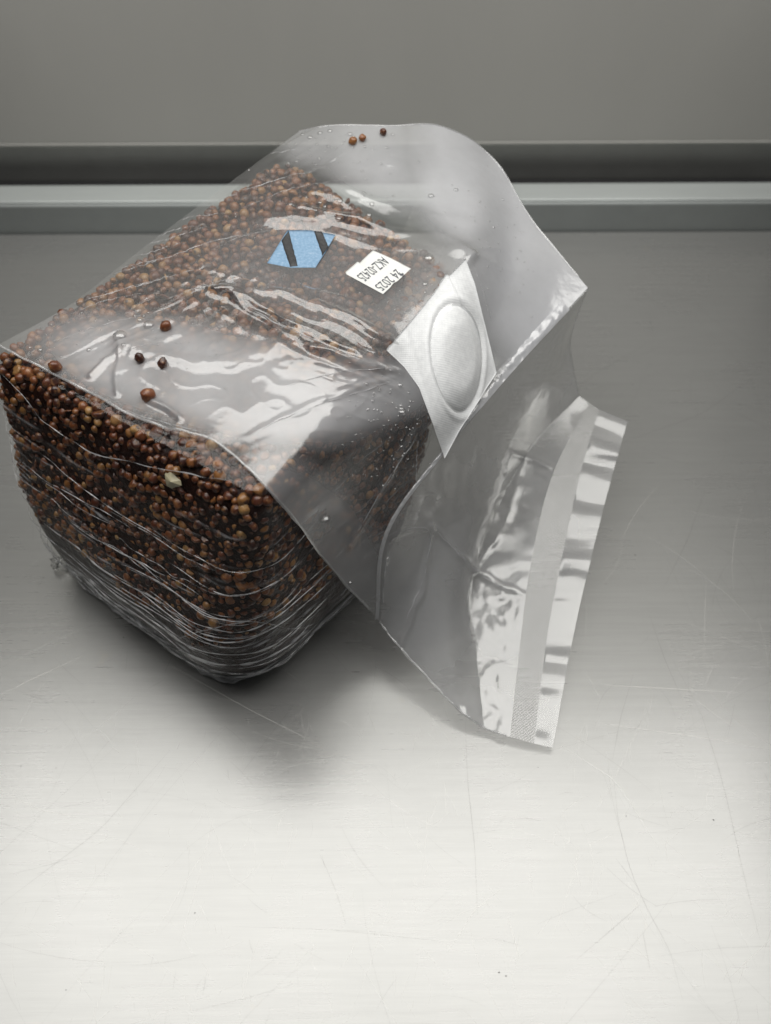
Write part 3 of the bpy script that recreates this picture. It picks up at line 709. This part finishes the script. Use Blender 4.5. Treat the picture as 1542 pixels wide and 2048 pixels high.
# side of the bag: long folds hazed white, painted highlight lines round the near corner
CR = random.Random(5)
def side_glint(u0, u1, v0, slope, r, hzv, wob):
    out = []; ph = CR.random() * 50
    for i in range(26):
        f = i / 25; u = u0 + (u1 - u0) * f
        v = v0 + slope * (f - .5) + wob * float(noise3(f * 3.1, ph, 1.5)) + wob * .45 * float(noise3(f * 9, ph, 6.5))
        v = min(max(v, .02), .97)
        out.append(skinP[int(u * NU) % NU, int(v * (NV - 1))] + skN[int(u * NU) % NU, int(v * (NV - 1))] * .035)
    for _ in range(2): out[1:-1] = [out[i] * .5 + (out[i - 1] + out[i + 1]) * .25 for i in range(1, len(out) - 1)]
    hem('crease_glint', np.array(out), r, hzv, M_STRIP, taper=True)
for q in range(40):
    v0 = .04 + .66 * (q / 39) ** 1.1 + CR.gauss(0, .015); a = CR.uniform(.13, .36); ln = CR.uniform(.07, .20)
    side_glint(a, min(a + ln, .52), v0, CR.uniform(-.02, .03), math.exp(CR.uniform(math.log(.008), math.log(.036))) * (1.2 if v0 < .3 else 1.0), CR.uniform(.35, .8), .026)
for q in range(16):
    a = CR.uniform(.085, .13); side_glint(a, a + CR.uniform(.05, .11), CR.uniform(.15, .85), CR.uniform(-.10, -.03), CR.uniform(.007, .012), .4, .012)
for q in range(7):                                  # bundles low on both sides of the near corner
    a = CR.choice((CR.uniform(.16, .24), CR.uniform(.36, .44))); side_glint(a, a + CR.uniform(.06, .10), CR.uniform(.05, .22), CR.uniform(-.03, .05), CR.uniform(.02, .035), CR.uniform(.5, .8), .02)
for q in range(20):                                  # flow lines where the film clings on the left of the top
    f, g_ = CR.uniform(-1, 1), CR.uniform(-1, 1); x, y = 400 + 250 * f * .79 + 75 * g_ * .6, 500 - 250 * f * .61 + 75 * g_ * .79; L2 = CR.uniform(60, 130)
    crease([(x - L2 * .93, y + L2 * .34), (x, y + CR.uniform(-8, 8)), (x + L2 * .95, y - L2 * .22)], TBV, CR.uniform(.008, .015), .35, 3.0)
# seal band (dimpled) and the wavy end strip
def strip(rowsA, rowsB, n, m, waves, name, mat, hzv, parent, seed):
    A, B = pts([rowsA])[0], pts([rowsB])[0]
    A = cr1(A[:, None, :], n)[:, 0]; B = cr1(B[:, None, :], n)[:, 0]
    f = np.linspace(0, 1, m)[None, :, None]
    P = A[:, None] * (1 - f) + B[:, None] * f
    N = grid_normals(P); N = N if N[..., 2].mean() > 0 else -N
    s = np.linspace(0, 1, n)[:, None]; ff = f[..., 0]
    w = waves * (noise3(s * 11 + .12 * ff, 0 * ff, seed) + .20 * noise3(s * 27, ff * .5, seed + 4)) * sstep(-0.25, .12, ff)
    P = P + N * w[..., None]; P[..., 2] = np.maximum(P[..., 2], .06)
    L = np.linalg.norm(A[-1] - A[0]); Wd = np.linalg.norm(B - A, axis=1).mean()
    suv = np.stack([s * L + 0 * ff, ff * Wd + 0 * s, 0 * s + 0 * ff], -1)
    return part(name, mesh(name, P.reshape(-1, 3), grid_faces(n, m), True, {'haze': np.full(n * m, hzv), 'suv': suv.reshape(-1, 3)}), mat, parent)
bandA = [(1020, 1474, .45), (1040, 1290, 1.23), (1062, 1125, 2.08), (1105, 950, 2.98), (1178, 806, 3.73)]
bandB = [(1068, 1487, .38), (1092, 1290, 1.18), (1122, 1125, 2.05), (1160, 950, 2.95), (1198, 819, 3.68)]
endB = [(1105, 1496, .30), (1143, 1290, 1.15), (1180, 1125, 2.02), (1222, 960, 2.92), (1255, 843, 3.6)]
strip(bandA, bandB, 240, 30, 0.012, 'seal_band', M_SEAL, .3, None, 3)
strip(bandB, endB, 320, 26, 0.26, 'end_strip', M_STRIP, .34, None, 21)

# ------------------------------------------------------------------ filter patch, labels
def coons(left, right, bottom, topp):
    n, m = len(left), len(bottom); u = np.linspace(0, 1, m)[None, :, None]; v = np.linspace(0, 1, n)[:, None, None]
    return ((1 - u) * left[:, None] + u * right[:, None] + (1 - v) * bottom[None] + v * topp[None]
            - ((1 - u) * (1 - v) * left[0] + u * (1 - v) * right[0] + (1 - u) * v * left[-1] + u * v * right[-1]))
def drape(GP, lift, smooth=6):
    """lays a sheet whose outline was read from the photograph on the film, relaxed so that it stays a sheet."""
    n, m, _ = GP.shape; P = np.zeros((n, m, 3)); last = None
    for i in range(n):
        for j in range(m):
            p = on_top(GP[i, j, 0], GP[i, j, 1], 0.0)
            if p is None: p = last if last is not None else at(GP[i, j, 0], GP[i, j, 1], 11)
            P[i, j] = p; last = p
    dep = np.linalg.norm(P - np.array([0, 0, CAM_H]), axis=-1)
    for _ in range(smooth):
        d = np.pad(dep, 1, mode='edge'); avg = (d[:-2, 1:-1] + d[2:, 1:-1] + d[1:-1, :-2] + d[1:-1, 2:]) / 4
        dep = np.minimum(dep, avg) * .5 + avg * .5
    D = np.array([[ray(*GP[i, j]) for j in range(m)] for i in range(n)])
    P = np.array([0, 0, CAM_H]) + D * (dep - 0.03)[..., None]
    N = grid_normals(P); c = np.array([0, 0, CAM_H]) - P
    N = N * np.sign((N * c).sum(-1, keepdims=True)); return P + N * lift, N
def sheet(name, P, N, thick, mat, parent=None, extra=None):
    n, m, _ = P.shape; Vt = P.reshape(-1, 3); Vb = (P - N * thick).reshape(-1, 3); Ft = grid_faces(n, m)
    border = [(i, 0) for i in range(n)] + [(n - 1, j) for j in range(1, m)] + [(i, m - 1) for i in range(n - 2, -1, -1)] + [(0, j) for j in range(m - 2, 0, -1)]
    bi = [i * m + j for i, j in border]; K = n * m
    Fs = np.array([(bi[q], bi[(q + 1) % len(bi)], bi[(q + 1) % len(bi)] + K, bi[q] + K) for q in range(len(bi))])
    attrs = {k_: np.concatenate([a.reshape(K, -1), a.reshape(K, -1)]).squeeze() for k_, a in (extra or {}).items()}
    return part(name, mesh(name, np.vstack([Vt, Vb]), np.vstack([Ft, Ft[:, ::-1] + K, Fs]), True, attrs), mat, parent)
pl = edge_poly([(772,700),(815,650),(868,585),(886,556),(893,548),(897,552),(931,517)], 90)      # upper left edge
pr = edge_poly([(889,917),(918,862),(952,808),(993,745)], 90)                                      # lower right edge
pb = edge_poly([(772,700),(808,734),(838,775),(862,840),(889,917)], 70)                            # lower left edge
pt_ = edge_poly([(931,517),(950,568),(965,630),(980,690),(993,745)], 70)                          # right edge
GP = coons(pl, pr, pb, pt_)
jag = 1.6 * noise3(np.arange(90) * .9, 1.3, 7.7); GP[:, 0, 0] += jag; GP[:, 0, 1] += jag
P, N = drape(GP, 0.03, 30)
cxp, cyp, ang = 914, 716, math.radians(-4)
dx, dy = GP[..., 0] - cxp, GP[..., 1] - cyp
uu = (dx * math.cos(ang) + dy * math.sin(ang)); vv2 = (-dx * math.sin(ang) + dy * math.cos(ang))
rad = np.hypot(uu / (50 - 6 * np.clip(vv2 / 107, -1, 1)), vv2 / 107)
pd = 0.15 * sstep(1.0, 0.55, rad) - 0.065 * np.exp(-((rad - 1.0) / 0.05) ** 2) + 0.04 * np.exp(-((rad - 1.14) / 0.06) ** 2)
pd += 0.035 * np.exp(-(seg_dist(GP[..., 0], GP[..., 1], [(808, 655), (830, 720), (855, 800), (868, 850)]) / 6) ** 2)
P = P + N * pd[..., None]
gw = np.linspace(0, 1, 90)[:, None] * 4.6 + np.zeros((1, 70)); gh = np.linspace(0, 1, 70)[None] * 4.6 + np.zeros((90, 1))
sheet('filter_patch', P, N, 0.03, M_PATCH, extra={'suv': np.stack([gw, gh, 0 * gw], -1)})
# blue label with two black bars
GP = coons(edge_poly([(534,527),(575,461)], 16), edge_poly([(631,536),(651,505),(671,470)], 16), edge_poly([(534,527),(580,536),(631,536)], 24), edge_poly([(575,461),(620,461),(671,470)], 24))
P, N = drape(GP, 0.03); blue = sheet('blue_label', P, N, 0.015, M_BLUE)
BLV = BVHTree.FromPolygons([Vector(p) for p in P.reshape(-1, 3)], [tuple(int(a) for a in f) for f in grid_faces(P.shape[0], P.shape[1])])
blue_n = N.mean((0, 1)); blue_n /= np.linalg.norm(blue_n); blue_c = P.mean((0, 1))
for a, b in (([(563,482),(577,462),(581,537),(597,537)], 0), ([(628,463),(644,464),(645,512),(657,494)], 0)):
    GS = coons(edge_poly([a[2], a[0]], 14), edge_poly([a[3], a[1]], 14), edge_poly([a[2], a[3]], 5), edge_poly([a[0], a[1]], 5))
    GS = GS + np.stack([1.5 * noise3(np.arange(14)[:, None] * .7, np.arange(5)[None] * .5, 3.3), np.zeros((14, 5))], -1)
    P2 = np.zeros(GS.shape[:2] + (3,)); o_ = np.array([0, 0, CAM_H])
    for i in range(GS.shape[0]):
        for j in range(GS.shape[1]):
            d = ray(*GS[i, j]); h = BLV.ray_cast(Vector(o_), Vector(d))
            P2[i, j] = (np.array(h[0]) if h[0] is not None else o_ + d * (((blue_c - o_) @ blue_n) / (d @ blue_n))) + blue_n * .018
    N_ = np.zeros(P2.shape) + blue_n; sheet('printed_bar', P2, N_, 0.008, M_INK, blue)
# white date label, printed upside down to us
wl = edge_poly([(691,545),(695,541),(714,527)], 24); 
GL = coons(edge_poly([(766,589),(692,549),(691,544)], 28), edge_poly([(822,538),(780,516),(746,501)], 28), edge_poly([(766,589),(780,576),(787,567),(794,564),(822,538)], 30), edge_poly([(691,544),(714,524),(719,527),(724,521),(746,501)], 30))
P, N = drape(GL, 0.03); white = sheet('date_label', P, N, 0.015, M_PAPER)
def print_text(body, org, right, up, size):
    """flat lettering: org/right/up in picture pixels on the label, letters laid on the label's surface."""
    cu = bpy.data.curves.new('lettering', 'FONT'); cu.body = body; cu.size = 1.0; cu.align_x = 'LEFT'; cu.resolution_u = 3
    o = bpy.data.objects.new('lettering', cu); COL.objects.link(o); bpy.context.view_layer.update()
    me = bpy.data.meshes.new_from_object(o.evaluated_get(bpy.context.evaluated_depsgraph_get())); bpy.data.objects.remove(o)
    co = np.array([v.co[:] for v in me.vertices]); polys = [tuple(p.vertices) for p in me.polygons]
    wtot = co[:, 0].max(); V = []
    tb = BVHTree.FromPolygons([Vector(p) for p in P.reshape(-1, 3)], [tuple(int(a) for a in f) for f in grid_faces(P.shape[0], P.shape[1])])
    for c in co:
        q = np.array(org) + np.array(right) * (c[0] / wtot) + np.array(up) * c[1]
        d = Vector(ray(*q)); h = tb.ray_cast(Vector((0, 0, CAM_H)), d)
        p = np.array(h[0]) - np.array(d) * .02 if h[0] is not None else at(q[0], q[1], 13.6)
        V.append(p)
    return part('lettering', mesh('lettering', V, polys, False), M_INK2, white)
print_text('24 2025', (792, 537), (-44, 35), (25, 15), 1)
print_text('MAR', (795, 548), (15, 9), (6, -6), 1)
print_text('AKZ-02425', (763, 513), (-51, 39), (27, 16), 1)

# ------------------------------------------------------------------ droplets, loose kernels, husk flake
DV, DF = [], []
hv, hf = ico(2)
def drop(px, py, r_px, lift=0.0, stretch=1.0):
    p = on_top(px, py, lift)
    if p is None: return
    d = np.linalg.norm(p - np.array([0, 0, CAM_H])); r = 1.3 * r_px * d / F_PX
    Vd = hv * np.array([r, r * stretch, r * .6]); b = len(DV) * len(hv)
    DV.append(Vd + p); DF.append(hf + b)
for px, py, r in ((298,650,9), (240,672,11), (280,640,4), (270,632,3), (287,632,3), (178,700,4), (247,690,4), (80,700,4), (60,695,3), (857,516,9), (850,568,5), (850,585,3), (640,405,4), (678,437,5), (680,402,5), (744,408,4), (738,430,5), (650,413,4),
                  (862,392,5), (912,380,4), (800,770,5), (803,818,5), (804,824,7), (650,1038,10), (672,1162,5), (700,1165,4), (1150,1085,4), (880,990,4), (930,870,4), (925,888,5), (1000,750,3), (620,275,4), (640,266,4), (660,262,4), (700,268,4), (605,268,3)):
    drop(px, py, r)
for _ in range(120): drop(random.gauss(770, 45), random.gauss(850, 75), random.uniform(1.0, 2.6))
for _ in range(70): drop(random.gauss(660, 70), random.gauss(300, 45), random.uniform(1.0, 3.0))
for _ in range(60): drop(random.uniform(60, 500), random.gauss(690, 40), random.uniform(1.0, 2.2))
for _ in range(60): drop(random.gauss(990, 50), random.gauss(480, 90), random.uniform(1.0, 2.2))
for _ in range(50): drop(random.uniform(450, 900), random.uniform(390, 620), random.uniform(.9, 1.8))
if DV: part('water_droplets', mesh('water_droplets', np.vstack(DV), np.vstack(DF)), M_DROP, kind='stuff')
LOOSE = ((112, 736, 1.3, 'grain kernel with a dark end lying loose under the film near the bag corner'),
         (281, 719, 1.0, 'dark brown loose kernel on the milky film, left one of a pair'),
         (326, 730, 1.0, 'tan and dark loose kernel on the milky film, right one of a pair'),
         (297, 794, 1.25, 'pale tan loose kernel just above the near folded edge'),
         (333, 656, 1.05, 'brown loose kernel beside the largest water droplet'),
         (706, 285, 1.0, 'left kernel of two touching loose ones at the far edge of the bag'),
         (725, 279, .95, 'right kernel of two touching loose ones at the far edge of the bag'),
         (766, 267, .85, 'small single loose kernel at the far edge under the blank film'))
for i, (px, py, s, lab) in enumerate(LOOSE):
    p = on_top(px, py, 0.10)
    if p is None: continue
    o = bpy.data.objects.new('loose_kernel', variants[(0, 1, 2, 4, 5, 6, 0, 1)[i]]); COL.objects.link(o)
    o.matrix_world = Matrix.Translation(Vector(p * CM)) @ Matrix(rand_rot().tolist()).to_4x4() @ Matrix.Scale(s, 4)
    tag(o, lab, 'grain', 'loose kernels apart from the packed grain')
p = on_block(345, 962, 0.05)
if p is not None:
    bm = bmesh.new(); vs = []
    for i in range(12):
        a = i / 12 * 2 * math.pi; r = .36 * (1 + .25 * math.sin(3 * a + 1)); vs.append(bm.verts.new(Vector((r * math.cos(a), r * .8 * math.sin(a), .05 * math.cos(2 * a))) * CM))
    c = bm.verts.new((0, 0, .12 * CM))
    for i in range(12): bm.faces.new((vs[i], vs[(i + 1) % 12], c))
    me = bpy.data.meshes.new('husk_flake'); bm.to_mesh(me); bm.free()
    o = link('husk_flake', me, M_HUSK); o.location = Vector(p) * CM; o.rotation_euler = (math.radians(62), 0, math.radians(-28))
    tag(o, 'pale thin husk flake among the dark wet kernels below the near edge', 'husk')
print('kernels', len(KP), 'tris', nk)
